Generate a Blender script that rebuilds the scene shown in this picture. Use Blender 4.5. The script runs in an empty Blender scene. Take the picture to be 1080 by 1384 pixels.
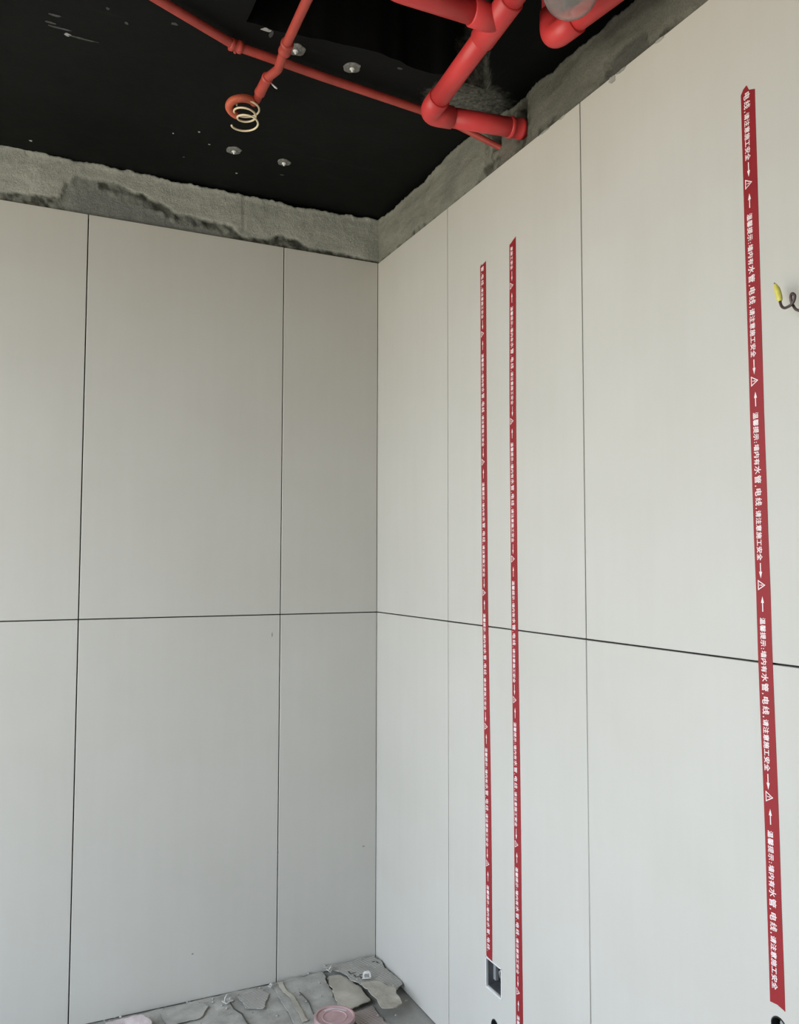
import bpy, bmesh, math, random
from mathutils import Vector, Matrix, noise

random.seed(7)
S = bpy.context.scene
COL = S.collection

# ------------------------------------------------------------------ camera
cd = bpy.data.cameras.new('camera')
cam = bpy.data.objects.new('camera', cd)
COL.objects.link(cam)
cd.sensor_fit = 'HORIZONTAL'
cd.sensor_width = 36.0
cd.lens = 36.0 * 1131.78 / 1080.0
cd.clip_start = 0.02
YAW, PITCH, ROLL = 0.44162, 0.06178, 0.00172
fw = Vector((math.sin(YAW) * math.cos(PITCH), math.cos(YAW) * math.cos(PITCH), math.sin(PITCH)))
rt = Vector((math.cos(YAW), -math.sin(YAW), 0))
up = rt.cross(fw)
r2 = rt * math.cos(ROLL) + up * math.sin(ROLL)
u2 = up * math.cos(ROLL) - rt * math.sin(ROLL)
m = Matrix((r2, u2, -fw)).transposed().to_4x4()
m.translation = Vector((-1.1459, -2.5987, 1.3060))
cam.matrix_world = m
S.camera = cam

# ------------------------------------------------------------------ daylight and exposure
W = bpy.data.worlds.new('world')
S.world = W
W.use_nodes = True
nt = W.node_tree
nt.nodes.clear()
tc = nt.nodes.new('ShaderNodeTexCoord')
sep = nt.nodes.new('ShaderNodeSeparateXYZ')
mr = nt.nodes.new('ShaderNodeMapRange')
mr.inputs[1].default_value = -0.03
mr.inputs[2].default_value = 0.03
mx = nt.nodes.new('ShaderNodeMix')
mx.data_type = 'RGBA'
mx.inputs[6].default_value = (0.66, 0.63, 0.54, 1)     # ground outside
mx.inputs[7].default_value = (0.84, 0.955, 1.11, 1)     # overcast sky
bg = nt.nodes.new('ShaderNodeBackground')
bg.inputs[1].default_value = 7.65
wo = nt.nodes.new('ShaderNodeOutputWorld')
nt.links.new(tc.outputs['Generated'], sep.inputs[0])
nt.links.new(sep.outputs[2], mr.inputs[0])
nt.links.new(mr.outputs[0], mx.inputs[0])
nt.links.new(mx.outputs[2], bg.inputs[0])
nt.links.new(bg.outputs[0], wo.inputs[0])

XW, YW = -2.35, -4.6                 # window wall and rear wall of the room
WY0, WY1, WZ0, WZ1 = -2.55, -0.35, 0.06, 2.46     # the big window opening
pl = bpy.data.lights.new('window_portal', 'AREA')
pl.shape = 'RECTANGLE'
pl.size = WY1 - WY0
pl.size_y = WZ1 - WZ0
pl.cycles.is_portal = True
po = bpy.data.objects.new('window_portal', pl)
COL.objects.link(po)
po.location = (XW - 0.02, (WY0 + WY1) / 2, (WZ0 + WZ1) / 2)
po.rotation_euler = Matrix(((0, 0, -1), (-1, 0, 0), (0, 1, 0))).to_euler()    # local -Z looks into the room (+X)

vs = S.view_settings
vs.view_transform = 'Standard'
vs.look = 'None'
vs.gamma = 1.0
vs.use_curve_mapping = False
vs.exposure = 0.0
S.cycles.max_bounces = 10
S.cycles.diffuse_bounces = 6

ZJ = 1.1435      # height of the horizontal tile joint
ZT = 2.3435      # top of the tiles
ZC = 2.5035      # ceiling soffit


# ------------------------------------------------------------------ material helpers
class NT:
    def __init__(s, name):
        s.mat = bpy.data.materials.new(name)
        s.mat.use_nodes = True
        s.t = s.mat.node_tree
        s.b = s.t.nodes['Principled BSDF']
        s.tc = s.t.nodes.new('ShaderNodeTexCoord')

    def n(s, typ, **kw):
        o = s.t.nodes.new(typ)
        for k, v in kw.items():
            setattr(o, k, v)
        return o

    def l(s, a, b):
        s.t.links.new(a, b)

    def geo(s):
        g = s.n('ShaderNodeNewGeometry')
        return g.outputs['Position']

    def noise(s, scale, detail=4, rough=0.55, vec=None, stretch=None):
        n = s.n('ShaderNodeTexNoise')
        n.inputs['Scale'].default_value = scale
        n.inputs['Detail'].default_value = detail
        n.inputs['Roughness'].default_value = rough
        v = vec if vec is not None else s.geo()
        if stretch:
            mp = s.n('ShaderNodeMapping')
            mp.inputs['Scale'].default_value = stretch
            s.l(v, mp.inputs[0])
            v = mp.outputs[0]
        s.l(v, n.inputs['Vector'])
        return n.outputs[0]

    def ramp(s, fac, stops):
        r = s.n('ShaderNodeValToRGB')
        e = r.color_ramp.elements
        while len(e) < len(stops):
            e.new(0.5)
        for i, (p, c) in enumerate(stops):
            e[i].position = p
            e[i].color = (*c, 1) if len(c) == 3 else c
        s.l(fac, r.inputs[0])
        return r.outputs[0]

    def mix(s, fac, a, b, mode='MIX'):
        x = s.n('ShaderNodeMix', data_type='RGBA', blend_type=mode)
        for i, v in ((0, fac), (6, a), (7, b)):
            if isinstance(v, (int, float)):
                x.inputs[i].default_value = v
            elif isinstance(v, tuple):
                x.inputs[i].default_value = (*v, 1)
            else:
                s.l(v, x.inputs[i])
        return x.outputs[2]

    def bump(s, h, strength=0.3, dist=0.002):
        b = s.n('ShaderNodeBump')
        b.inputs['Strength'].default_value = strength
        b.inputs['Distance'].default_value = dist
        s.l(h, b.inputs['Height'])
        s.l(b.outputs[0], s.b.inputs['Normal'])

    def set(s, col=None, rough=None, spec=None):
        if col is not None:
            if isinstance(col, tuple):
                s.b.inputs['Base Color'].default_value = (*col, 1)
            else:
                s.l(col, s.b.inputs['Base Color'])
        if rough is not None:
            if isinstance(rough, float):
                s.b.inputs['Roughness'].default_value = rough
            else:
                s.l(rough, s.b.inputs['Roughness'])
        if spec is not None:
            s.b.inputs['Specular IOR Level'].default_value = spec
        return s.mat


def plain(name, col, rough=0.5, spec=0.4, var=0.12, scale=18.0, bump=0.0):
    t = NT(name)
    f = t.noise(scale, 5)
    c = t.ramp(f, [(0.3, tuple(x * (1 - var) for x in col)), (0.7, tuple(min(1, x * (1 + var)) for x in col))])
    if bump:
        t.bump(t.noise(scale * 6, 4), bump, 0.002)
    return t.set(c, rough, spec)


def m_tile():
    t = NT('porcelain_tile')
    a = t.noise(2.2, 6, 0.6)
    base = t.ramp(a, [(0.3, (0.500, 0.480, 0.428)), (0.72, (0.535, 0.518, 0.472))])
    b = t.noise(1.0, 5, 0.6, stretch=(30, 30, 2.0))
    c = t.mix(0.03, base, t.ramp(b, [(0.35, (0.40, 0.39, 0.36)), (0.65, (0.72, 0.71, 0.68))]))
    t.bump(t.noise(160, 3), 0.04, 0.0006)
    return t.set(c, 0.46, 0.35)


def m_black():
    t = NT('black_ceiling_paint')
    p = t.geo()
    f = t.noise(5, 6, 0.6)
    paint = t.ramp(f, [(0.3, (0.0042, 0.0046, 0.0045)), (0.75, (0.0072, 0.0077, 0.0075))])
    # rubbed dusty streaks
    d = t.noise(1.0, 6, 0.65, stretch=(5, 26, 5))
    paint = t.mix(t.ramp(d, [(0.62, (0, 0, 0)), (0.80, (0.35, 0.35, 0.35))]), paint, (0.024, 0.025, 0.026))
    # bare concrete left around the pipe entry by the wall
    mp = t.n('ShaderNodeMapping')
    mp.inputs['Location'].default_value = (0.085 * 7.5, 0.775 * 11, -ZC)
    mp.inputs['Scale'].default_value = (7.5, 11, 1.0)
    t.l(p, mp.inputs[0])
    ln = t.n('ShaderNodeVectorMath', operation='LENGTH')
    t.l(mp.outputs[0], ln.inputs[0])
    ad = t.n('ShaderNodeMath', operation='MULTIPLY_ADD')
    t.l(t.noise(22, 6, 0.75), ad.inputs[0])
    ad.inputs[1].default_value = 1.5
    t.l(ln.outputs['Value'], ad.inputs[2])
    mask = t.ramp(ad.outputs[0], [(0.0, (1, 1, 1)), (0.999, (1, 1, 1))])
    m2 = t.n('ShaderNodeMapRange')
    m2.inputs[1].default_value = 1.25
    m2.inputs[2].default_value = 1.75
    m2.inputs[3].default_value = 1.0
    m2.inputs[4].default_value = 0.0
    t.l(ad.outputs[0], m2.inputs[0])
    bare = t.ramp(t.noise(90, 5, 0.7), [(0.35, (0.05, 0.05, 0.043)), (0.7, (0.20, 0.20, 0.17))])
    c = t.mix(m2.outputs[0], paint, bare)
    t.bump(t.noise(14, 7, 0.6), 0.25, 0.006)
    return t.set(c, 0.62, 0.09)


def m_plaster(name='cement_plaster', tone=(1.0, 1.0, 1.0)):
    t = NT(name)
    at = t.n('ShaderNodeAttribute', attribute_name='wet_and_shade')
    f = t.noise(6, 8, 0.62)
    base = t.ramp(f, [(0.25, (0.26, 0.265, 0.228)), (0.5, (0.39, 0.395, 0.345)), (0.75, (0.52, 0.525, 0.465))])
    sm = t.noise(1.0, 6, 0.6, stretch=(9, 9, 40))
    base = t.mix(0.25, base, t.ramp(sm, [(0.35, (0.22, 0.222, 0.195)), (0.65, (0.50, 0.50, 0.455))]))
    wet_shade_col = t.ramp(t.noise(26, 6, 0.7), [(0.35, (0.030, 0.031, 0.025)), (0.7, (0.11, 0.11, 0.092))])  # dark mortar, also the painted shade inside the wall holes
    s2 = t.n('ShaderNodeSeparateColor')
    t.l(at.outputs['Color'], s2.inputs[0])
    c = t.mix(s2.outputs[0], base, wet_shade_col)
    c = t.mix(s2.outputs[1], c, (0.21, 0.215, 0.20))
    c = t.mix(s2.outputs[2], c, (0.38, 0.345, 0.31))
    if tone != (1.0, 1.0, 1.0):
        sy = t.n('ShaderNodeSeparateXYZ')
        t.l(t.geo(), sy.inputs[0])
        ny = t.n('ShaderNodeMath', operation='MULTIPLY_ADD')
        t.l(t.noise(5, 4), ny.inputs[0])
        ny.inputs[1].default_value = 0.9
        t.l(sy.outputs[1], ny.inputs[2])
        mr_ = t.n('ShaderNodeMapRange')
        for i_, v_ in ((1, 0.40), (2, -0.55)):
            mr_.inputs[i_].default_value = v_
        t.l(ny.outputs[0], mr_.inputs[0])
        c = t.mix(1.0, c, t.mix(mr_.outputs[0], (0.74, 0.73, 0.69), tone), 'MULTIPLY')
    sp = t.noise(230, 5, 0.75)
    c = t.mix(0.5, c, t.ramp(sp, [(0.36, (0.45, 0.45, 0.43)), (0.55, (1, 1, 1))]), 'MULTIPLY')
    t.bump(t.noise(110, 7, 0.75), 0.9, 0.005)
    return t.set(c, 0.85, 0.2)


def m_floor():
    t = NT('dusty_concrete_floor')
    f = t.noise(7, 8, 0.65)
    c = t.ramp(f, [(0.3, (0.24, 0.235, 0.21)), (0.7, (0.40, 0.39, 0.36))])
    t.bump(t.noise(70, 6, 0.7), 0.4, 0.003)
    return t.set(c, 0.9, 0.2)


def m_woven(name, c1, c2):
    t = NT(name)
    w = t.n('ShaderNodeTexChecker')
    w.inputs['Scale'].default_value = 150
    mp = t.n('ShaderNodeMapping')
    mp.inputs['Rotation'].default_value = (0, 0, 0.5)
    t.l(t.geo(), mp.inputs[0])
    t.l(mp.outputs[0], w.inputs[0])
    w.inputs[1].default_value = (*c1, 1)
    w.inputs[2].default_value = (*[x * 0.62 for x in c1], 1)
    f = t.noise(22, 6, 0.65)
    c = t.mix(t.ramp(f, [(0.4, (0, 0, 0)), (0.65, (1, 1, 1))]), w.outputs[0], c2)
    t.bump(t.noise(60, 5, 0.6), 0.5, 0.003)
    return t.set(c, 0.85, 0.2)


M = dict(
    tile=m_tile(), black=m_black(), plaster=m_plaster(), damp=m_plaster('damp_cement', (0.40, 0.392, 0.36)), floor=m_floor(),
    bed=plain('dark_joint_mortar', (0.055, 0.054, 0.05), 0.9, 0.1, 0.3, 40, 0.4),
    core=plain('masonry_core', (0.03, 0.03, 0.029), 0.9, 0.1, 0.2, 8, 0.3),
    room=plain('grey_render', (0.24, 0.225, 0.19), 0.8, 0.2, 0.1, 4, 0.2),
    red=plain('red_pvc_pipe', (0.56, 0.045, 0.046), 0.42, 0.45, 0.12, 9),
    orange=plain('orange_red_conduit', (0.36, 0.050, 0.036), 0.45, 0.4, 0.18, 20),
    hose=plain('orange_corrugated_hose', (0.48, 0.10, 0.05), 0.5, 0.4, 0.15, 30),
    cream=plain('cream_wire', (0.74, 0.62, 0.42), 0.4, 0.5, 0.08, 30),
    galv=plain('galvanised_washer', (0.17, 0.17, 0.155), 0.6, 0.3, 0.4, 120, 0.5),
    pin=plain('pale_pin', (0.72, 0.72, 0.70), 0.35, 0.5, 0.1, 60),
    tape=plain('red_tape_film', (0.27, 0.016, 0.021), 0.42, 0.4, 0.10, 6),
    ink=plain('white_ink', (0.82, 0.70, 0.69), 0.5, 0.3, 0.05, 60),
    box=plain('grey_box_plastic', (0.10, 0.105, 0.11), 0.55, 0.4, 0.2, 40),
    rim=plain('white_rim', (0.66, 0.66, 0.65), 0.6, 0.3, 0.06, 60),
    brown=plain('brown_wire', (0.075, 0.045, 0.045), 0.4, 0.5, 0.25, 60),
    yellow=plain('yellow_tape_wrap', (0.66, 0.60, 0.12), 0.4, 0.4, 0.12, 90),
    dark=plain('dark_rubber', (0.018, 0.02, 0.02), 0.5, 0.4, 0.2, 60),
    steel=plain('dull_brass_thread', (0.34, 0.33, 0.31), 0.35, 0.6, 0.2, 90),
    spacer=plain('white_clip_plastic', (0.52, 0.51, 0.48), 0.5, 0.4, 0.12, 80),
    string=plain('grey_string', (0.07, 0.068, 0.062), 0.9, 0.1, 0.2, 90),
    kraft=plain('dusty_kraft_board', (0.42, 0.39, 0.325), 0.88, 0.15, 0.22, 14, 0.4),
    kraft2=plain('grey_kraft_board', (0.37, 0.36, 0.325), 0.88, 0.15, 0.25, 16, 0.5),
    woven=m_woven('woven_sack', (0.46, 0.445, 0.40), (0.35, 0.34, 0.305)),
    wovenp=m_woven('pink_woven_sack', (0.47, 0.39, 0.36), (0.36, 0.315, 0.29)),
    pink=plain('dusty_pink_plastic', (0.42, 0.275, 0.275), 0.5, 0.35, 0.15, 30),
    pale=plain('pale_pink_label', (0.58, 0.50, 0.49), 0.55, 0.3, 0.12, 60),
    flake=plain('pale_flake', (0.34, 0.34, 0.33), 0.8, 0.2, 0.3, 90),
    scrape=plain('grey_scrape', (0.06, 0.06, 0.06), 0.8, 0.2, 0.3, 90),
    ink_dark=plain('dark_print', (0.10, 0.098, 0.09), 0.8, 0.2, 0.2, 90),
    frame=plain('window_frame_grey', (0.25, 0.25, 0.25), 0.5, 0.4, 0.05, 10),
)


def m_dome():
    t = NT('clear_dusty_plastic')
    f = t.noise(30, 5, 0.6)
    t.b.inputs['Transmission Weight'].default_value = 0.90
    t.b.inputs['IOR'].default_value = 1.18
    t.l(t.ramp(f, [(0.35, (0.10, 0.10, 0.10)), (0.7, (0.30, 0.30, 0.30))]), t.b.inputs['Roughness'])
    return t.set(t.ramp(f, [(0.3, (0.80, 0.77, 0.75)), (0.7, (0.95, 0.93, 0.91))]))


M['dome'] = m_dome()


# ------------------------------------------------------------------ mesh helpers
def link(name, me, mat=None, parent=None, smooth=False):
    o = bpy.data.objects.new(name, me)
    COL.objects.link(o)
    if mat is not None and len(me.materials) == 0:
        me.materials.append(M[mat] if isinstance(mat, str) else mat)
    if parent is not None:
        o.parent = parent
    if smooth:
        for p in me.polygons:
            p.use_smooth = True
    return o


def mesh(name, v, f):
    me = bpy.data.meshes.new(name)
    me.from_pydata([tuple(p) for p in v], [], f)
    me.update()
    return me


def bm_mesh(name, bm):
    me = bpy.data.meshes.new(name)
    bmesh.ops.recalc_face_normals(bm, faces=bm.faces)
    bm.to_mesh(me)
    bm.free()
    return me


def thing(name, label, cat, loc=(0, 0, 0), group=None):
    o = bpy.data.objects.new(name, None)
    COL.objects.link(o)
    o.location = loc
    o.empty_display_size = 0.05
    return tag(o, label, cat, group)


def tag(o, label, cat, group=None):
    o['label'] = label
    o['category'] = cat
    if group:
        o['group'] = group
    return o


def struct(o):
    o['kind'] = 'structure'
    return o


def box_bm(bm, a, b, bevel=0.0):
    r = bmesh.ops.create_cube(bm, size=1)
    c = [(x + y) / 2 for x, y in zip(a, b)]
    d = [abs(y - x) for x, y in zip(a, b)]
    bmesh.ops.scale(bm, vec=d, verts=r['verts'])
    bmesh.ops.translate(bm, vec=c, verts=r['verts'])
    if bevel:
        es = list({e for v in r['verts'] for e in v.link_edges})
        bmesh.ops.bevel(bm, geom=es, offset=bevel, segments=1, affect='EDGES')


def box(name, a, b, mat, parent=None, bevel=0.0):
    bm = bmesh.new()
    box_bm(bm, a, b, bevel)
    return link(name, bm_mesh(name, bm), mat, parent)


def fillet(pts, r, n=8):
    pts = [Vector(p) for p in pts]
    out = [pts[0]]
    for a, b, c in zip(pts, pts[1:], pts[2:]):
        d1 = (a - b).normalized()
        d2 = (c - b).normalized()
        ang = d1.angle(d2)
        if ang > math.pi - 0.02:
            out.append(b)
            continue
        k = min(r / math.tan(ang / 2), (a - b).length * 0.48, (c - b).length * 0.48)
        p, q = b + d1 * k, b + d2 * k
        for i in range(n + 1):
            s = i / n
            out.append(p * (1 - s) ** 2 + b * (2 * s * (1 - s)) + q * s ** 2)
    out.append(pts[-1])
    return out


def tube_data(pts, rad, seg=20, cap=True, hollow=False):
    pts = [Vector(p) for p in pts]
    n = len(pts)
    rad = rad if isinstance(rad, (list, tuple)) else [rad] * n
    v, f = [], []
    t0 = (pts[1] - pts[0]).normalized()
    ref = Vector((0, 0, 1)) if abs(t0.z) < 0.9 else Vector((1, 0, 0))
    nx = t0.cross(ref).normalized()
    for i, p in enumerate(pts):
        t = (pts[min(i + 1, n - 1)] - pts[max(i - 1, 0)]).normalized()
        nx = (nx - t * nx.dot(t)).normalized()
        ny = t.cross(nx)
        for k in range(seg):
            a = 2 * math.pi * k / seg
            v.append(p + nx * (rad[i] * math.cos(a)) + ny * (rad[i] * math.sin(a)))
    for i in range(n - 1):
        for k in range(seg):
            k2 = (k + 1) % seg
            f.append((i * seg + k, i * seg + k2, (i + 1) * seg + k2, (i + 1) * seg + k))
    if cap:
        f.append(tuple(range(seg - 1, -1, -1)))
        f.append(tuple((n - 1) * seg + k for k in range(seg)))
    return v, f


def tube(name, pts, rad, mat, parent=None, seg=20, cap=True):
    v, f = tube_data(pts, rad, seg, cap)
    me = mesh(name, v, f)
    for p in me.polygons:
        p.use_smooth = len(p.vertices) == 4
    return link(name, me, mat, parent)


def lathe(name, prof, mat, parent, seg=40, axis='Z'):
    v, f = [], []
    for rr, h in prof:
        for k in range(seg):
            a = 2 * math.pi * k / seg
            v.append((rr * math.cos(a), rr * math.sin(a), h) if axis == 'Z' else (h, rr * math.cos(a), rr * math.sin(a)))
    for i in range(len(prof) - 1):
        for k in range(seg):
            k2 = (k + 1) % seg
            f.append((i * seg + k, i * seg + k2, (i + 1) * seg + k2, (i + 1) * seg + k))
    f.append(tuple((len(prof) - 1) * seg + k for k in range(seg)))
    bm = bmesh.new()
    me = mesh(name, v, f)
    bm.from_mesh(me)
    bmesh.ops.recalc_face_normals(bm, faces=bm.faces)
    bm.to_mesh(me)
    bm.free()
    return link(name, me, mat, parent)


def socket(name, a, b, r, mat, parent, lip=0.003):
    """a pipe fitting: a sleeve with a raised collar at both ends"""
    a, b = Vector(a), Vector(b)
    L = (b - a).length
    d = (b - a) / L
    st = [(0, r - 0.002), (0.0015, r + lip), (0.009, r + lip), (0.011, r), (L - 0.011, r), (L - 0.009, r + lip), (L - 0.0015, r + lip), (L, r - 0.002)]
    return tube(name, [a + d * s for s, _ in st], [q for _, q in st], mat, parent, 24)


def plate(name, outer, holes, thick, bevel=0.0):
    """flat plate in the XY plane, z from 0 to thick, with holes; returns a mesh"""
    cu = bpy.data.curves.new(name, 'CURVE')
    cu.dimensions = '2D'
    cu.fill_mode = 'BOTH'
    cu.extrude = thick / 2 - bevel
    cu.bevel_depth = bevel
    cu.bevel_resolution = 0
    cu.offset = -bevel
    for loop in [outer] + list(holes):
        sp = cu.splines.new('POLY')
        sp.points.add(len(loop) - 1)
        for q, (x, y) in zip(sp.points, loop):
            q.co = (x, y, 0, 1)
        sp.use_cyclic_u = True
    o = bpy.data.objects.new(name, cu)
    COL.objects.link(o)
    dg = bpy.context.evaluated_depsgraph_get()
    me = bpy.data.meshes.new_from_object(o.evaluated_get(dg))
    bpy.data.objects.remove(o)
    bpy.data.curves.remove(cu)
    me.name = name
    for v in me.vertices:
        v.co.z += thick / 2
    return me


def remap(me, fn):
    for v in me.vertices:
        v.co = fn(v.co.copy())
    me.update()
    return me


def circle(cx, cy, r, n=24):
    return [(cx + r * math.cos(2 * math.pi * i / n), cy + r * math.sin(2 * math.pi * i / n)) for i in range(n)]


def wob(p, sc, oct=4):
    return noise.fractal(Vector(p) * sc, 1.0, 2.0, oct)


def lerp_tab(x, tab):
    if x <= tab[0][0]:
        return tab[0][1]
    for (a, p), (b, q) in zip(tab, tab[1:]):
        if x <= b:
            s = (x - a) / (b - a)
            s = s * s * (3 - 2 * s)
            return p + (q - p) * s
    return tab[-1][1]


# ------------------------------------------------------------------ the room shell
fl = struct(box('floor', (XW - 0.3, YW - 0.3, -0.12), (0.3, 0.3, 0.0), 'floor'))

wl = struct(box('wall_left', (XW - 0.2, 0.06, 0.0), (0.06, 0.26, 3.0), 'core'))
wr = struct(box('wall_right', (0.06, YW - 0.2, 0.0), (0.26, 0.26, 3.0), 'core'))
struct(box('wall_rear', (XW - 0.2, YW - 0.2, 0.0), (0.06, YW, 3.0), 'room'))
bm = bmesh.new()
box_bm(bm, (XW - 0.2, YW, 0), (XW, WY0, 3.0))
box_bm(bm, (XW - 0.2, WY1, 0), (XW, 0.06, 3.0))
box_bm(bm, (XW - 0.2, WY0, 0), (XW, WY1, WZ0))
box_bm(bm, (XW - 0.2, WY0, WZ1), (XW, WY1, 3.0))
struct(link('wall_window', bm_mesh('wall_window', bm), 'room'))
bm = bmesh.new()
for a, b in (((WY0, WZ0), (WY1, WZ0 + 0.06)), ((WY0, WZ1 - 0.06), (WY1, WZ1)), ((WY0, WZ0), (WY0 + 0.06, WZ1)), ((WY1 - 0.06, WZ0), (WY1, WZ1)),
             (((WY0 + WY1) / 2 - 0.035, WZ0), ((WY0 + WY1) / 2 + 0.035, WZ1))):
    box_bm(bm, (XW - 0.12, a[0], a[1]), (XW - 0.06, b[0], b[1]), 0.003)
struct(link('window_1', bm_mesh('window_1', bm), 'frame'))

# ceiling: a soffit with a rectangular opening whose far edge is ragged
RX0, RX1, RY0, RY1 = -0.692, -0.073, -2.5, -0.842
hole = []
n = 60
for i in range(n + 1):
    x = RX0 + (RX1 - RX0) * i / n
    hole.append((x, RY1 + 0.012 * wob((x, 3, 0), 9) - 0.02 * math.exp(-((x + 0.40) / 0.12) ** 2)))
for i in range(1, 30):
    y = RY1 + (RY0 - RY1) * i / 30
    hole.append((RX1 + 0.003 * wob((0, y, 7), 14), y))
hole += [(RX1, RY0), (RX0, RY0)]
for i in range(1, 40):
    y = RY0 + (RY1 - RY0) * i / 40
    hole.append((RX0 + 0.006 * wob((5, y, 1), 16), y))
me = plate('ceiling', [(XW - 0.2, YW - 0.2), (0.06, YW - 0.2), (0.06, 0.06), (XW - 0.2, 0.06)], [hole], 0.42)
remap(me, lambda c: Vector((c.x, c.y, c.z + ZC)))
ceil = struct(link('ceiling', me, 'black'))
box('upper_slab', (XW - 0.2, YW - 0.2, ZC + 0.42), (0.26, 0.26, ZC + 0.55), 'black', ceil)

# ------------------------------------------------------------------ tiles
G = 0.0034


def tile_mesh(w, h):
    bm = bmesh.new()
    box_bm(bm, (0, 0, 0), (w, h, 0.0095), 0.0009)
    return bm_mesh('tile', bm)


cache = {}


def put_tile(parent, to_world, s0, s1, z0, z1, holes=()):
    w, h = s1 - s0, z1 - z0
    if holes:
        me = plate('tile', [(0, 0), (w, 0), (w, h), (0, h)], [[(a - s0, b - z0) for a, b in hl] for hl in holes], 0.0095, 0.0008)
    else:
        key = (round(w, 4), round(h, 4))
        if key not in cache:
            cache[key] = tile_mesh(w, h)
        me = cache[key]
    o = link('tile', me, 'tile', parent)
    o.matrix_local = to_world(s0, z0)
    return o


def left_frame(s, z):      # s runs from the corner to the left, face towards -Y
    mm = Matrix(((-1, 0, 0), (0, 0, -1), (0, 1, 0))).to_4x4()
    mm.translation = Vector((-s, 0.0095, z))
    return mm


def right_frame(s, z):     # s runs from the corner towards the viewer, face towards -X
    mm = Matrix(((0, 0, -1), (-1, 0, 0), (0, 1, 0))).to_4x4()
    mm.translation = Vector((0.0095, -s, z))
    return mm


rows = [(0.004, ZJ - G / 2), (ZJ + G / 2, ZT)]
ul = [-0.0, 0.3382, 0.9434]
while ul[-1] < 2.3:
    ul.append(min(2.348, ul[-1] + 0.6035))
for a, b in zip(ul, ul[1:]):
    for z0, z1 in rows:
        put_tile(wl, left_frame, a + (0.0022 if a == 0 else G / 2), b - G / 2, z0, z1)
BOX = (0.6985, 0.7685, 0.2325, 0.3015)       # opening of the junction box: s0, s1, z0, z1
H1 = (0.7385, 0.150, 0.017)
H2 = (1.6015, 0.566, 0.0150)
H3 = (1.700, 1.700, 0.013)
sq = [(BOX[0], BOX[2]), (BOX[1], BOX[2]), (BOX[1], BOX[3]), (BOX[0], BOX[3])]
vl = [-0.009, 0.4982, 1.1208, 1.7245]
while vl[-1] < 4.55:
    vl.append(min(4.598, vl[-1] + 0.6035))
for i, (a, b) in enumerate(zip(vl, vl[1:])):
    for j, (z0, z1) in enumerate(rows):
        hs = []
        if (i, j) == (1, 0):
            hs = [sq, circle(*H1)]
        if (i, j) == (2, 0):
            hs = [circle(*H2)]
        if (i, j) == (2, 1):
            hs = [circle(*H3)]
        put_tile(wr, right_frame, a + (0 if i == 0 else G / 2), b - G / 2, z0, z1, hs)
# mortar the tiles are set in
box('mortar_bed', (XW - 0.0, 0.0102, 0.0), (0.0102, 0.06, ZT - 0.012), 'bed', wl)
sq2 = [(BOX[0] - 0.004, BOX[2] - 0.004), (BOX[1] + 0.004, BOX[2] - 0.004), (BOX[1] + 0.004, BOX[3] + 0.004), (BOX[0] - 0.004, BOX[3] + 0.004)]
me = plate('mortar_bed', [(0, 0), (4.598, 0), (4.598, ZT - 0.012), (0, ZT - 0.012)], [sq2, circle(H1[0], H1[1], 0.018), circle(H2[0], H2[1], 0.016), circle(H3[0], H3[1], 0.012)], 0.049)
remap(me, lambda c: Vector((0.0598 - c.z, -c.x, c.y)))
link('mortar_bed', me, 'bed', wr)


# ------------------------------------------------------------------ the cement band above the tiles
def band(parent, L, top_tab, front, wet_shade_fn, frame, seed, mat='plaster'):
    st = 0.006
    nu = int(L / st)
    nz = 32
    v, f, wet_and_shade = [], [], []
    zb = ZT - 0.010
    for i in range(nu + 1):
        u = (L + 0.025) * i / nu - 0.025
        zt = lerp_tab(u, top_tab) + 0.006 * wob((u, seed, 0), 22) + 0.004 * wob((u, seed, 5), 80) + 0.003 * max(0, wob((u, seed, 9), 6))
        for k in range(nz + 1):
            z = zb + (zt - zb) * k / nz
            d = front(u, z, zt)
            v.append(frame(u, d, z))
            wet_and_shade.append(wet_shade_fn(u, z))
        v.append(frame(u, 0.059, zt + 0.001))
        wet_and_shade.append(wet_and_shade[-1])
    m1 = nz + 2
    for i in range(nu):
        for k in range(nz + 1):
            f.append((i * m1 + k, (i + 1) * m1 + k, (i + 1) * m1 + k + 1, i * m1 + k + 1))
    me = mesh('plaster_band', v, f)
    ca = me.color_attributes.new('wet_and_shade', 'FLOAT_COLOR', 'POINT')
    for i, w in enumerate(wet_and_shade):
        ca.data[i].color = (*w, 1)
    bm = bmesh.new()
    bm.from_mesh(me)
    bmesh.ops.recalc_face_normals(bm, faces=bm.faces)
    bm.to_mesh(me)
    bm.free()
    o = link('plaster_band', me, mat, parent, True)
    o['label'] = 'rough grey cement band left bare above the tiles'
    return o


def cl(x, a=0.0, b=1.0):
    return max(a, min(b, x))


def sst(a, b, x):
    t = cl((x - a) / (b - a))
    return t * t * (3 - 2 * t)


wetL = [(0, .008), (.05, .012), (.19, .016), (.25, .016), (.31, .040), (.345, .042), (.40, .020), (.47, .014), (.535, .047), (.62, .050), (.68, .052), (.74, .075), (.80, .095), (.88, .112), (.97, .112), (1.005, .085), (1.03, .036), (1.10, .036), (1.20, .024), (1.4, .03), (3.4, .03)]


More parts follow.
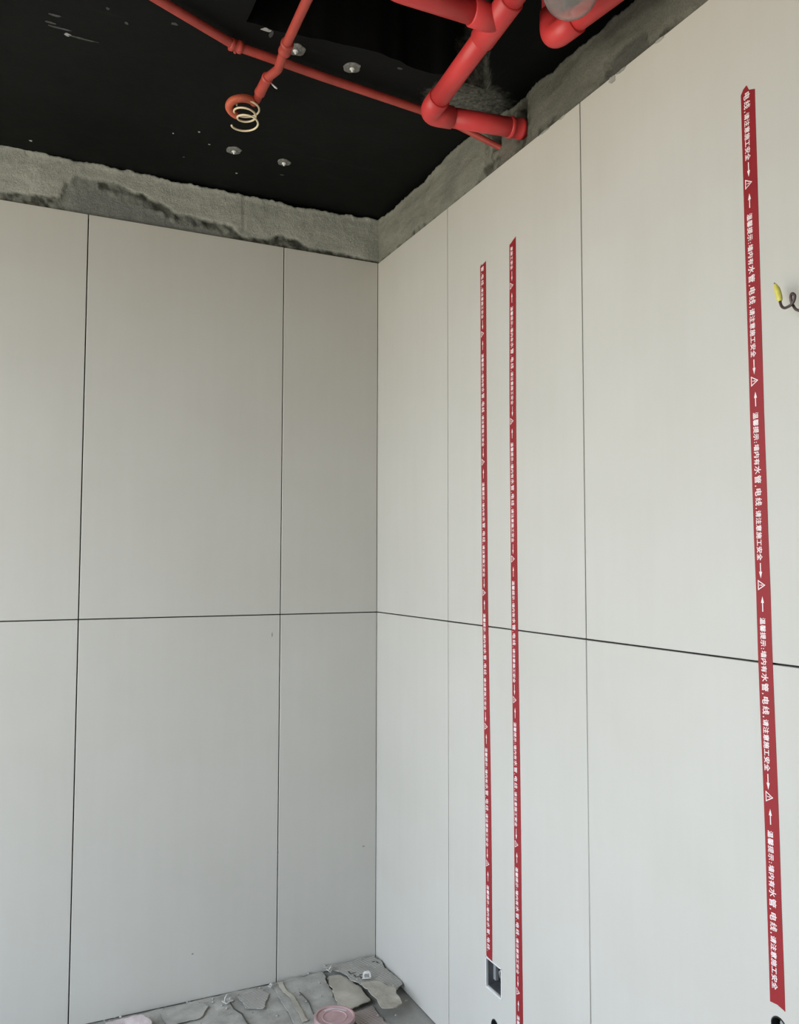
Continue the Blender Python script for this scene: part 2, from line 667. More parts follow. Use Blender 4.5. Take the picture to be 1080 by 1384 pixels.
def wet_left(u, z):
    h = z - ZT
    b = lerp_tab(u, wetL) + 0.006 * wob((u, z, 2), 30)
    inside = sst(-0.003, 0.003, b - h)
    smooth_zone = sst(.48, .60, u) * sst(1.03, .98, u)
    dk = inside * sst(0.046 + 0.03 * wob((u, z, 8), 20), 0.016, b - h)
    dk *= 0.7 + 0.3 * sst(-0.15, 0.35, wob((u, z, 4), 18)) if u < 0.92 else 0.25
    dk = max(dk, inside * (1 - smooth_zone) * (0.5 + 0.5 * sst(-0.3, 0.3, wob((u, z, 6), 40))))
    return (cl(dk), cl(inside * smooth_zone * (1 - dk)), 0.0)


def front_left(u, z, zt):
    h = z - ZT
    b = lerp_tab(u, wetL) + 0.006 * wob((u, z, 2), 30)
    inside = sst(-0.003, 0.003, b - h)
    rough = 0.007 * wob((u, z, 1), 60, 5) * inside * sst(0.05, 0.015, b - h) * (0.3 if 0.92 < u < 1.02 else 1)
    d = 0.004 + 0.0025 * wob((u, z, 3), 9) + 0.0012 * wob((u, z, 3), 40)
    d += 0.006 * inside + rough
    d -= 0.007 * sst(0.014, 0.0, zt - z) * (0.6 + wob((u, 2, 2), 18))     # lip squeezed against the ceiling
    if abs(u - 0.473) < 0.01:
        d += 0.003 * sst(0.004, 0, abs(u - 0.473)) * sst(0.02, 0.04, h)
    return d


topL = [(0, ZJ + 1.352), (.15, ZJ + 1.349), (.30, ZJ + 1.347), (.66, ZJ + 1.352), (.99, ZJ + 1.360), (1.19, ZJ + 1.362), (1.6, ZJ + 1.357), (3.4, ZJ + 1.352)]
band(wl, 2.35, topL, front_left, wet_left, lambda u, d, z: Vector((-u, d, z)), 1.3)

wetR = [(0, .010), (.12, .014), (.22, .008), (.30, .022), (.40, .006), (.66, .006), (.70, .045), (.88, .05), (.92, .02), (1.0, .025), (1.08, .005), (1.18, .005), (1.20, .03), (1.26, .05), (1.33, .045), (1.345, .005), (1.40, .02), (1.42, .02), (1.44, .0), (4.6, .01)]


def wet_shade_right(u, z):
    h = z - ZT
    b = lerp_tab(u, wetR) + 0.005 * wob((u, z, 22), 30)
    inside = sst(-0.003, 0.003, b - h)
    dk = inside * (0.15 + 0.6 * sst(-0.1, 0.4, wob((u, z, 26), 36)))
    sm = 0.0
    if 1.18 < u < 1.36:
        sm = inside * 0.8
        dk *= 0.3
    pk = sst(.006, 0, abs(u - .805) - .034) * sst(0, 0.006, h + 0.012) * sst(.006, 0, h - .075) * 0.8
    if 0.70 < u < 0.92 and pk < 0.4:
        dk = max(dk, 0.45 * sst(-0.2, 0.4, wob((u, z, 12), 50)))
    hole = sst(0.004, 0.0, abs(u - 0.880) - 0.018) * sst(0.058, 0.066, h) * sst(0.128, 0.120, h)  # shade of the hole above the thick pipe, painted into the colour
    hole = max(hole, sst(0.004, 0.0, abs(u - 0.757) - 0.014) * sst(0.060, 0.068, h))  # same painted shade in the small conduit's slot
    return (cl(max(dk, hole)), cl(sm * (1 - hole)), pk * (1 - hole))


def front_right(u, z, zt):
    h = z - ZT
    b = lerp_tab(u, wetR) + 0.005 * wob((u, z, 22), 30)
    inside = sst(-0.003, 0.003, b - h)
    d = 0.004 + 0.0025 * wob((u, z, 13), 8) + 0.001 * wob((u, z, 13), 45)
    d += 0.004 * inside + 0.003 * inside * wob((u, z, 11), 80, 5)
    # broken-out zone round the pipe and conduit entries
    edge = 0.716 - 0.035 * sst(0.055, 0.0, h)
    zone = sst(0, 0.006, u - edge) * sst(0.985, 0.895, u)
    d += zone * (0.006 + 0.0035 * wob((u, z, 15), 70, 5))
    d += 0.042 * sst(0.006, 0.0, abs(u - 0.757) - 0.013 - 0.004 * wob((u, z, 31), 50)) * sst(0.060, 0.068, h)      # slot of the small conduit
    d += 0.046 * sst(0.006, 0.0, abs(u - 0.880) - 0.015 - 0.005 * wob((u, z, 32), 50)) * sst(0.058, 0.066, h) * sst(0.128, 0.120, h)
    for gu, h0, h1, wd, dp in ((1.213, .012, .060, .003, .014), (1.190, .004, .050, .004, .006), (1.170, .004, .040, .003, .005), (1.395, .004, .030, .006, .008), (0.725, .0, .10, .003, .008), (0.852, .0, .06, .003, .007)):
        d += dp * sst(0.006, 0.0, abs(u - (gu - 0.25 * (h - 0.03)) - .003 * wob((u, z, gu), 30)) - wd) * sst(h0, h0 + .006, h) * sst(h1, h1 - .008, h)
    d -= 0.003 * sst(-0.1, 0.25, wob((u * .35, z, 41), 14))
    d -= 0.004 * sst(0.012, 0.0, zt - z)
    return min(d, 0.055)


topR = [(0, ZJ + 1.352), (.10, ZJ + 1.344), (.28, ZJ + 1.344), (.45, ZJ + 1.351), (.57, ZJ + 1.356), (.72, ZJ + 1.352), (.87, ZJ + 1.333), (1.06, ZJ + 1.329), (1.31, ZJ + 1.322), (1.6, ZJ + 1.325), (4.6, ZJ + 1.33)]
band(wr, 4.6, topR, front_right, wet_shade_right, lambda u, d, z: Vector((d, -u, z)), 7.7, 'damp')


# mortar smears that ran over the tile edge
def blob(name, c, ru, rz, seed, mat, parent, frame, thick=0.0012, nn=26):
    loop = []
    for i in range(nn):
        a = 2 * math.pi * i / nn
        k = 1 + 0.55 * wob((math.cos(a), math.sin(a), seed), 1.6)
        loop.append((c[0] + ru * k * math.cos(a), c[1] + rz * k * math.sin(a)))
    me = plate(name, loop, [], thick)
    remap(me, frame)
    return link(name, me, mat, parent)


fr_r = lambda c: Vector((-c.z, -c.x, c.y))
fr_l = lambda c: Vector((-c.x, -c.z, c.y))
smear = plain('thin_mortar_smear', (0.30, 0.295, 0.265), 0.85, 0.2, 0.25, 60, 0.3)
for c, a, b, sd in (((1.232, ZT - 0.007), .011, .007, 1), ((1.262, ZT - 0.003), .016, .0025, 2), ((1.375, ZT - 0.003), .013, .003, 3), ((1.055, ZT - .002), .012, .002, 4), ((.985, ZT - .002), .02, .002, 6)):
    blob('mortar_smear', c, a, b, sd, smear, wr, fr_r)
for c, a, b, sd in (((.046, .378), .004, .0025, 7), ((.34, .40), .002, .004, 8), ((.365, 1.08), .002, .006, 9), ((.60, .14), .003, .003, 10)):
    blob('mortar_smear', c, a, b, sd, smear, wl, fr_l, 0.0006)

# ------------------------------------------------------------------ ceiling flakes and anchors
fr_c = lambda c: Vector((c.x, c.y, ZC - c.z))
flakes = [(-1.084, -.652, .010, .003, 'scrape'), (-1.060, -.640, .022, .003, 'scrape'), (-1.046, -.622, .007, .005, 'flake'), (-1.012, -.621, .032, .0028, 'scrape'), (-1.077, -.683, .012, .003, 'scrape'),
          (-.974, -.756, .004, .004, 'scrape'), (-.931, -.722, .004, .005, 'scrape'), (-.834, -.765, .006, .005, 'scrape'), (-1.107, -.064, .004, .004, 'flake'), (-.75, -.28, .002, .002, 'flake'),
          (-.686, -.319, .003, .003, 'flake'), (-.645, -.262, .003, .002, 'flake'), (-.644, -.833, .010, .006, 'flake'), (-.629, -.822, .004, .012, 'scrape'), (-.311, -.829, .006, .004, 'scrape'),
          (-.697, -.154, .003, .003, 'scrape'), (-.625, -.52, .003, .003, 'flake'), (-.40, -.17, .006, .003, 'scrape'), (-.53, -.12, .003, .003, 'flake')]
for i, (x, y, a, b, mt) in enumerate(flakes):
    blob('paint_flake', (x, y), a, b, 20 + i, mt, ceil, fr_c, 0.0012, 14)


def anchor(x, y, r, label, seed, squash=1.0):
    t = thing('anchor_disc', label, 'anchor', (x, y, ZC), 'round anchor discs on the black ceiling')
    v, f = [], []
    N = 30
    prof = [(0.0, -0.0042), (0.30, -0.0042), (0.34, -0.0030), (0.55, -0.0036), (0.60, -0.0026), (0.85, -0.0030), (1.0, -0.0016), (1.0, 0.0)]
    for k in range(N):
        a = 2 * math.pi * k / N
        for j, (p, z) in enumerate(prof):
            rr = r * p * (1 + (0.16 * wob((math.cos(a), math.sin(a), seed), 1.7) if p > 0.8 else 0))
            v.append((rr * math.cos(a), squash * rr * math.sin(a), z))
    q = len(prof)
    for k in range(N):
        k2 = (k + 1) % N
        for j in range(q - 1):
            f.append((k * q + j, k2 * q + j, k2 * q + j + 1, k * q + j + 1))
    link('washer', mesh('washer', v, f), 'galv', t)
    tube('pin', [(0, 0, -0.003), (0, 0, -0.006), (0, 0, -0.0062), (0.0004, 0, -0.011), (0.0006, 0, -0.012)], [0.0065, 0.0062, 0.003, 0.0026, 0.001], 'pin', t, 12)
    return t


anchor(-.416, -.783, .021, 'ragged pale anchor disc on black ceiling behind the thin conduit, nearest the thick red pipe', 1.1)
anchor(-.562, -.792, .023, 'pale anchor disc on black ceiling partly hidden by the two crossing red conduits', 4.1)
anchor(-.573, -.258, .021, 'round anchor disc on black ceiling below the wire coil, the left one of that pair', 7.1)
anchor(-.420, -.251, .020, 'round anchor disc on black ceiling below the wire coil, the right one of that pair', 9.1)

# ------------------------------------------------------------------ thin conduits
zc1 = ZC - 0.0225
t = thing('electrical_conduit', 'long thin red conduit running along the black ceiling from left into the wall', 'conduit', (-.47, -.75, ZC))
o = Vector(t.location)
P1 = [(-2.33, -1.53, zc1), (-.90, -.872, zc1), (-.701, -.780, zc1), (-.472, -.750, zc1), (-.203, -.721, zc1), (-.085, -.715, zc1 - .015), (.02, -.765, ZT + .062), (.045, -.775, ZT + .05)]
pp1 = fillet(P1, 0.05, 6)
tube('pipe', [Vector(p) - o for p in pp1], [.0105 if p[0] < -.16 else .0080 for p in pp1], 'orange', t, 18)
d = (Vector(P1[3]) - Vector(P1[2])).normalized()
socket('coupling', Vector(P1[2]) - o - d * .014, Vector(P1[2]) - o + d * .016, .0125, 'orange', t, .0018)
tube('clip_screw', [Vector((-.703, -.768, ZC - .0005)) - o, Vector((-.700, -.772, ZC - .03)) - o, Vector((-.700, -.772, ZC - .036)) - o], [.0032, .0036, .0025], 'orange', t, 10)
for q in ((-1.25, -1.04), (-1.75, -1.27)):
    bm = bmesh.new()
    box_bm(bm, (q[0] - .008 - o.x, q[1] - .012 - o.y, -.014), (q[0] + .008 - o.x, q[1] + .012 - o.y, -.0002), .001)
    link('saddle_clip', bm_mesh('saddle_clip', bm), 'orange', t)

zc2 = ZC - 0.065
t = thing('electrical_conduit', 'short red conduit with a kink hanging down to the corrugated hose and wire coil', 'conduit', (-.617, -.80, ZC))
o = Vector(t.location)
P2 = [(-.66, -2.55, ZC - .001), (-.655, -2.5, zc2), (-.624, -1.055, zc2), (-.617, -.892, zc2), (-.606, -.800, zc2), (-.619, -.757, zc2), (-.618, -.660, zc2 - .004)]
tube('pipe', [Vector(p) - o for p in fillet(P2, 0.03, 6)], .0102, 'orange', t, 18)
socket('coupling', Vector((-.6165, -.905, zc2)) - o, Vector((-.6125, -.868, zc2)) - o, .0128, 'orange', t, .0016)
socket('coupling', Vector((-.6188, -.762, zc2)) - o, Vector((-.6185, -.690, zc2 - .002)) - o, .0122, 'orange', t, .001)
tube('screw', [Vector((-.607, -.742, zc2)) - o, Vector((-.594, -.738, zc2 - .006)) - o, Vector((-.589, -.737, zc2 - .008)) - o], [.0015, .0022, .0015], 'pin', t, 8)
# corrugated hose bent into a loop at the conduit's end
hc = Vector((-.650, -.640, zc2 - .016))
hp = []
for i in range(150):
    s = i / 149
    a = math.radians(-20 - 245 * s)
    R = .031 - .003 * s
    hp.append(hc + Vector((R * math.cos(a), R * math.sin(a), .010 - .020 * s)))
lead = [Vector((-.618, -.672, zc2 - .003)) + (hp[0] - Vector((-.618, -.672, zc2 - .003))) * (i / 16) for i in range(16)]
hp = lead + hp
tube('corrugated_hose', [p - o for p in hp], [.0098 if i % 3 else .0082 for i in range(len(hp))], 'hose', t, 14)

# cream wire coil dangling out of the hose
wp = []
c0 = Vector((-.637, -.640, zc2 - .014))
for i in range(140):
    s = i / 139
    a = math.radians(150 + 1085 * s)
    R = lerp_tab(s, [(0, .024), (.12, .031), (.30, .031), (.5, .023), (.65, .021), (.82, .028), (1, .036)])
    wp.append(c0 + Vector((R * math.cos(a), R * math.sin(a), .004 - .052 * s)))
w = tag(tube('wire_coil', wp, .0023, 'cream', None, 10), 'cream insulated wire coiled like a spring under the corrugated hose', 'wire')

# ------------------------------------------------------------------ thick red pipes
RP = 0.0235
t = thing('drain_pipe', 'thick red pipe with elbow and tee under the ceiling opening, ending in the right wall', 'pipe', (-.25, -.86, 2.388))
o = Vector(t.location)
A = Vector((.052, -.885, 2.4005))
E0 = Vector((-.250, -.861, 2.3885))
T0 = Vector((-.2545, -1.178, 2.4285))
T1 = T0 + (T0 - E0).normalized() * 1.25
d1 = (A - E0).normalized()
d2 = (T0 - E0).normalized()
tube('pipe', [p - o for p in (A, E0 + d1 * .04)], RP, 'red', t, 28)
tube('pipe', [p - o for p in (E0 + d2 * .04, T0)], RP, 'red', t, 28)
tube('pipe', [p - o for p in (T0, T1, T1 + Vector((0, -.06, .12)), T1 + Vector((0, -.06, .45)))], RP, 'red', t, 28)
el = fillet([E0 + d1 * .062, E0, E0 + d2 * .062], .034, 12)
tube('elbow', [p - o for p in el], [RP + .003] * len(el), 'red', t, 28)
socket('wall_collar', A - o - d1 * .085, A - o - d1 * .045, RP + .001, 'red', t, .0015)
tube('tee', [p - o for p in (T0 - d2 * .060, T0 - d2 * .058, T0 + d2 * .058, T0 + d2 * .060)], [RP + .001, RP + .004, RP + .004, RP + .001], 'red', t, 28)
bx_ = Vector((-1, 0.012, 0.0))
tube('tee_branch', [p - o for p in (T0, T0 + bx_ * .058, T0 + bx_ * .060)], [RP + .0038, RP + .0038, RP + .001], 'red', t, 28)
tube('branch_pipe', [p - o for p in fillet([T0 + bx_ * .04, T0 + bx_ * .27, T0 + bx_ * .27 + Vector((0, 0, .50))], .06)], RP, 'red', t, 28)

t = thing('drain_pipe', 'red pipe dropping from the ceiling opening, bending along the right wall behind clear dome', 'pipe', (-.13, -1.19, 2.42))
o = Vector(t.location)
U0 = Vector((-.128, -1.196, 2.4130))
UT = Vector((-.128, -1.210, 2.92))
UE = Vector((-.088, -1.42, 2.4210))
UE2 = Vector((-.062, -2.2, 2.43))
dv = (UT - U0).normalized()
dh = (UE - U0).normalized()
tube('pipe', [p - o for p in (U0 + dv * .045, UT)], .0225, 'red', t, 28)
tube('pipe', [p - o for p in (U0 + dh * .045, UE, UE2, UE2 + Vector((.12, -.03, 0)))], .0225, 'red', t, 28)
el = fillet([U0 + dv * .058, U0, U0 + dh * .070], .034, 12)
tube('elbow', [p - o for p in el], .0265, 'red', t, 28)

# clear plastic dome beside that pipe
dc = Vector((-.203, -1.362, 2.392))
t = thing('plastic_dome', 'clear dusty plastic dome hanging in front of the bent red pipe at top edge', 'dome', dc)
v, f = [], []
N, K = 40, 14
for shell, (R, dz) in enumerate(((.0530, 0), (.0505, 0))):
    for k in range(K + 1):
        a = math.radians(90 - 120 * k / K) * -1
        for i in range(N):
            b = 2 * math.pi * i / N
            v.append((R * math.cos(a) * math.cos(b), R * math.cos(a) * math.sin(b), R * math.sin(a) * 0.98))
q = N * (K + 1)
for k in range(K):
    for i in range(N):
        i2 = (i + 1) % N
        f.append((k * N + i, k * N + i2, (k + 1) * N + i2, (k + 1) * N + i))
        f.append((q + k * N + i, q + (k + 1) * N + i, q + (k + 1) * N + i2, q + k * N + i2))
for i in range(N):
    i2 = (i + 1) % N
    f.append((K * N + i, K * N + i2, q + K * N + i2, q + K * N + i))
link('dome', mesh('dome', v, f), 'dome', t, True)
tube('rim', [(.0465 * math.cos(2 * math.pi * i / 40), .0465 * math.sin(2 * math.pi * i / 40), .026) for i in range(41)], .0024, 'spacer', t, 8, False)
tube('collar', [(0, 0, .020), (0, 0, .022), (0, 0, .034), (0, 0, .036)], [.040, .045, .045, .015], 'spacer', t, 30)
tube('stem', [(0, 0, .030), (0, 0, .54)], .010, 'red', t, 14)


# ------------------------------------------------------------------ red warning tapes
def glyph(ch, size, bold):
    cu = bpy.data.curves.new('glyph', 'FONT')
    cu.body = ch
    cu.size = size
    cu.align_x = 'CENTER'
    cu.resolution_u = 2
    ob = bpy.data.objects.new('glyph', cu)
    COL.objects.link(ob)
    dg = bpy.context.evaluated_depsgraph_get()
    me = bpy.data.meshes.new_from_object(ob.evaluated_get(dg))
    vs_ = [v.co.copy() for v in me.vertices]
    fs_ = [tuple(p.vertices) for p in me.polygons]
    bpy.data.objects.remove(ob)
    bpy.data.curves.remove(cu)
    bpy.data.meshes.remove(me)
    if not vs_:
        return [], []
    # heavier strokes: the outline laid down five times, a hair apart
    base, faces = vs_, fs_
    vs_, fs_ = [], []
    for j, (dx, dy) in enumerate(((0, 0), (bold, 0), (-bold, 0), (0, bold), (0, -bold))):
        k = len(vs_)
        vs_ += [v + Vector((dx, dy, j * 3e-5)) for v in base]
        fs_ += [tuple(i + k for i in q) for q in faces]
    x0, x1 = min(v.x for v in vs_), max(v.x for v in vs_)
    return [Vector((v.x - (x0 + x1) / 2, v.y, v.z)) for v in vs_], fs_


PER = 0.3455
BIG = set('水管电线')
SLOGAN = '温馨提示:墙内有水管,电线,请注意施工安全'
glyphs, s = [], 0.0535
for ch in SLOGAN:
    adv = 0.0158 if ch in BIG else (0.0062 if ch in ':,' else 0.0121)
    glyphs.append((ch, s + adv / 2))
    s += adv
TEXT_END = s
lib = {}
for ch in set(SLOGAN):
    lib[ch] = glyph(ch, 0.0142 if ch in BIG else 0.0116, 0.00026 if ch not in ':,' else 0.0003)


def slogan_mesh(lo, hi):
    v, f = [], []
    for ch, at in glyphs:
        if at - .0035 < lo or at + .005 > hi:
            continue
        gv, gf = lib[ch]
        b = len(v)
        v += [(p.x + at, p.y, p.z) for p in gv]
        f += [tuple(i + b for i in q) for q in gf]
    return mesh('slogan', v, f) if v else None


def poly_mesh(name, loops):
    v, f = [], []
    for lp in loops:
        b = len(v)
        v += [(x, y, 0) for x, y in lp]
        f.append(tuple(range(b, b + len(lp))))
    return mesh(name, v, f)


def rod(x0, x1, y, w):
    return [(x0, y - w), (x1, y - w), (x1, y + w), (x0, y + w)]


AC = 0.0052
arrow_up = poly_mesh('arrow', [rod(.0290, .0440, AC, .0009), [(.0185, AC), (.0295, AC - .0030), (.0295, AC + .0030)]])
L0 = TEXT_END + .004
arrow_dn = poly_mesh('arrow', [rod(L0, L0 + .0150, AC, .0009), [(L0 + .0255, AC), (L0 + .0145, AC + .0030), (L0 + .0145, AC - .0030)]])


def ring_tri(h, w, t):
    o_ = [(-w, -.0030), (w, -.0030), (0, h - .0030)]
    c_ = (0, h / 3 - .003)
    i_ = [(c_[0] + (x - c_[0]) * t, c_[1] + (y - c_[1]) * t) for x, y in o_]
    v = [(x, y, 0) for x, y in o_ + i_]
    f = [(0, 1, 4, 3), (1, 2, 5, 4), (2, 0, 3, 5)]
    b = len(v)
    v += [(-.0006, .0020, 0), (.0006, .0020, 0), (.0009, .0062, 0), (-.0009, .0062, 0), (-.0008, -.0002, 0), (.0008, -.0002, 0), (.0008, .0012, 0), (-.0008, .0012, 0)]
    f += [(b, b + 1, b + 2, b + 3), (b + 4, b + 5, b + 6, b + 7)]
    return mesh('warning_triangle', v, f)


tri = ring_tri(.0150, .0088, .70)
full = slogan_mesh(-1, 1)
for mm_ in (arrow_up, arrow_dn, tri, full):
    mm_.materials.append(M['ink'])


def tape(label, left, right, top_pts, bot_pts, tris, zt, zb, base):
    """left / right: [(y, z)] edges from top to bottom; tris: z of the first triangle; base: print base line from the left edge"""
    yc = sum(p[0] for p in left + right) / len(left + right)
    t = thing('warning_tape', label, 'tape', (0, yc, zb), 'red warning tapes on the right wall')

    def at(tab, z):
        tab = sorted((b, a) for a, b in tab)
        return lerp_tab(z, tab)
    zs = []
    z = zt - 0.02
    while z > zb + 0.02:
        zs.append(z)
        z -= 0.05
    Lp = [(at(left, z), z) for z in zs]
    Rp = [(at(right, z), z) for z in zs]
    v, f = [], []

    def q(p, x):
        return (x, p[0] - yc, p[1] - zb)
    # strip: quads between the edges, torn ends as fans
    TH = .00045
    ring = top_pts + Rp + bot_pts + Lp[::-1]
    for x in (-TH, -.0001):
        v += [q(p, x) for p in ring]
    n = len(ring)
    nT, nR, nB = len(top_pts), len(Rp), len(bot_pts)
    iR = list(range(nT, nT + nR))
    iB = list(range(nT + nR, nT + nR + nB))
    iL = list(range(n - 1, nT + nR + nB - 1, -1))
    fs = [tuple([iL[0]] + list(range(nT)) + [iR[0]])]
    for a in range(nR - 1):
        fs.append((iL[a], iR[a], iR[a + 1], iL[a + 1]))
    fs.append(tuple([iR[-1]] + iB + [iL[-1]]))
    for p in fs:
        f.append(p)
        f.append(tuple(i + n for i in reversed(p)))
    for a in range(n):
        b = (a + 1) % n
        f.append((a, b, b + n, a + n))
    bm = bmesh.new()
    me = mesh('film', v, f)
    bm.from_mesh(me)
    bmesh.ops.recalc_face_normals(bm, faces=bm.faces)
    bm.to_mesh(me)
    bm.free()
    link('film', me, 'tape', t)
    # print
    for zt_ in [tris + PER] + [tris - PER * i for i in range(8)]:
        if zt_ < zb - .05 and zt_ < zb:
            break
        yb = at(left, zt_ - PER / 2) - base
        slope = (at(left, zt_ - PER) - at(left, zt_)) / PER
        def place(name, me, z, off=0.0):
            ob = link(name, me, 'ink', t)
            mt = Matrix(((0, 0, -1), (slope, -1, 0), (-1, 0, 0))).to_4x4()
            mt.translation = Vector((-.00075, at(left, zt_) - base - yc, z - zb))
            ob.matrix_local = mt
        top_lim = zt_ - zt + .006
        bot_lim = zt_ - zb - .004
        if bot_lim > .0 and top_lim < -.014:
            place('warning_triangle', tri, zt_)
        if top_lim < .0185 and bot_lim > .044:
            place('arrow', arrow_up, zt_)
        if top_lim < .05 and bot_lim > TEXT_END:
            place('slogan', full, zt_)
        else:
            sm = slogan_mesh(top_lim, bot_lim)
            if sm:
                place('slogan', sm, zt_)
        if top_lim < L0 and bot_lim > L0 + .022:
            place('arrow', arrow_dn, zt_)
    return t


Al = [(-.6840, 2.12), (-.6840, 1.70), (-.6855, 1.40), (-.6985, .475), (-.6995, .30)]
Ar = [(-.7139, 2.12), (-.7140, 1.70), (-.7150, 1.397), (-.7285, .485), (-.7290, .30)]
tape('narrow red warning tape with white print, ending at the square wall box', Al, Ar,
     [(-.6835, 2.108), (-.6900, 2.114), (-.6920, 2.110), (-.7139, 2.1150)], [(-.7285, .3035), (-.6997, .307)], ZJ + .778, 2.114, .3045, .0065)
Bl = [(-.8285, 2.126), (-.8245, 1.683), (-.8255, 1.393), (-.8331, .521), (-.8354, .203), (-.8375, .02)]
Br = [(-.8585, 2.127), (-.8545, 1.678), (-.8550, 1.392), (-.8635, .5315), (-.8660, .218), (-.8680, .02)]
tape('red warning tape with white print passing right of the square wall box to the floor', Bl, Br,
     [(-.8290, 2.118), (-.8400, 2.122), (-.8425, 2.124), (-.8585, 2.1300)], [(-.868, .022), (-.8376, .022)], ZJ + .866, 2.126, .022, .0065)
Cl = [(-1.5712, 2.127), (-1.5721, 1.8986), (-1.5741, 1.587), (-1.5757, 1.397), (-1.5783, 1.235), (-1.5844, .801), (-1.5858, .5975)]
Cr = [(-1.6014, 2.119), (-1.6025, 1.887), (-1.6035, 1.582), (-1.6056, 1.395), (-1.6075, 1.2365), (-1.6130, .810), (-1.6150, .598)]
tape('widest looking red warning tape nearest the camera, torn at the top', Cl, Cr,
     [(-1.5712, 2.1255), (-1.5770, 2.1335), (-1.5840, 2.1372), (-1.5890, 2.1265), (-1.5950, 2.1245), (-1.6016, 2.1215)], [(-1.6150, .5955), (-1.6000, .5995), (-1.5858, .5985)], ZJ + .819, 2.128, .5985, .0075)

# ------------------------------------------------------------------ wall outlets on the right wall
t = thing('junction_box', 'square grey recessed wall box with loose wires at the lower end of a tape', 'wall box', (0.03, -(BOX[0] + BOX[1]) / 2, BOX[2]))
o = Vector(t.location)
y0, y1, z0, z1 = -BOX[1], -BOX[0], BOX[2], BOX[3]
bm = bmesh.new()
box_bm(bm, (.052, y0 - .002, z0 - .002), (.055, y1 + .002, z1 + .002))
for a, b in (((.006, y0 - .002, z0 - .002), (.053, y0 + .001, z1 + .002)), ((.006, y1 - .001, z0 - .002), (.053, y1 + .002, z1 + .002)),
             ((.006, y0 - .002, z0 - .002), (.053, y1 + .002, z0 + .001)), ((.006, y0 - .002, z1 - .001), (.053, y1 + .002, z1 + .002))):
    box_bm(bm, a, b)
sh = link('shell', remap(bm_mesh('shell', bm), lambda c: c - o), 'box', t)
bm = bmesh.new()
for a, b in (((-.0012, y0 - .004, z0 - .003), (.004, y0 - .0005, z1 + .003)), ((-.0012, y1 - .0005, z0 - .003), (.004, y1 + .003, z1 + .003)),
             ((-.0012, y0 - .004, z0 - .004), (.004, y1 + .003, z0 - .0005)), ((-.0012, y0 - .004, z1 - .0005), (.004, y1 + .003, z1 + .003))):
    box_bm(bm, a, b, .0005)
link('rim', remap(bm_mesh('rim', bm), lambda c: c - o), 'rim', t)
for i, (yy, zz, mt) in enumerate(((y0 + .012, z0 + .030, 'brown'), (y0 + .022, z0 + .022, 'pale'), (y0 + .032, z0 + .034, 'frame'))):
    pts = fillet([(.050, yy, z1 - .012), (.030, yy - .003, z1 - .018), (.018, yy + .004, zz + .012), (.026, yy + .010, zz - .010), (.046, yy + .016, zz - .014)], .012, 6)
    tube('wire', [Vector(p) - o for p in pts], .0042 if i == 0 else .0028, mt, t, 10)
box('mounting_lug', (.020 - o.x, y1 - .012 - o.y, .012), (.030 - o.x, y1 - .001 - o.y, .060), 'frame', t, .001)


def outlet(label, s, z, r):
    t = thing('pipe_outlet', label, 'pipe outlet', (.0, -s, z))
    lathe('sleeve', [(r * .99, .012), (r * .99, -.0006), (r * .88, -.0006), (r * .86, .050), (r * .2, .050)], 'dark', t, 24, 'X')
    tube('threaded_core', [(.049, 0, 0)] + [(.030 - .0012 * i, 0, 0) for i in range(16)], [r * .5] + [r * (.52 if i % 2 else .46) for i in range(16)], 'steel', t, 16)
    return t


outlet('dark round pipe hole directly below the square wall box, cut by bottom edge', *H1)
outlet('dark round pipe hole below the nearest red tape, cut by bottom edge', *H2)

# brown wire with a taped yellow end
t = thing('loose_wire', 'curled brown wire with yellow taped end sticking out of the right wall', 'wire', (.0, -H3[0], H3[1]))
o = Vector(t.location)
X = -.030
wpts = [(.040, -1.700, 1.700), (-.010, -1.7010, 1.700), (-.022, -1.7060, 1.6980), (X - .002, -1.7030, 1.7015), (X, -1.6960, 1.7055), (X + .002, -1.6905, 1.7110), (X, -1.6872, 1.7205), (X - .003, -1.6888, 1.7285),
        (X - .006, -1.6940, 1.7310), (X - .006, -1.6985, 1.7262), (X - .006, -1.6965, 1.7185), (X - .006, -1.6905, 1.7135), (X - .005, -1.6835, 1.7125), (X - .004, -1.6770, 1.7130), (X - .003, -1.6712, 1.7175), (X - .002, -1.6680, 1.7245), (X - .001, -1.6660, 1.7310)]
# Catmull-Rom through the points
cr = []
pp = [Vector(p) for p in wpts]
pp = [pp[0] * 2 - pp[1]] + pp + [pp[-1] * 2 - pp[-2]]
for i in range(1, len(pp) - 2):
    for k in range(8):
        s = k / 8
        a, b, c, d_ = pp[i - 1:i + 3]
        cr.append(0.5 * ((2 * b) + (c - a) * s + (2 * a - 5 * b + 4 * c - d_) * s * s + (3 * b - a - 3 * c + d_) * s ** 3))
tube('wire', [p - o for p in cr], .0023, 'brown', t, 12)
cap = [(X - .001, -1.6672, 1.7268), (X - .001, -1.6664, 1.7300), (X - .001, -1.6650, 1.7360), (X - .001, -1.6630, 1.7440), (X - .001, -1.6616, 1.7490), (X - .001, -1.6588, 1.7560), (X - .001, -1.6580, 1.7575)]
tube('yellow_tape', [Vector(p) - o for p in cap], [.0030, .0044, .0050, .0050, .0046, .0026, .0020], 'yellow', t, 12)
tube('tip', [Vector(p) - o for p in ((X - .001, -1.6582, 1.7565), (X - .001, -1.6567, 1.7600))], .0012, 'box', t, 8)


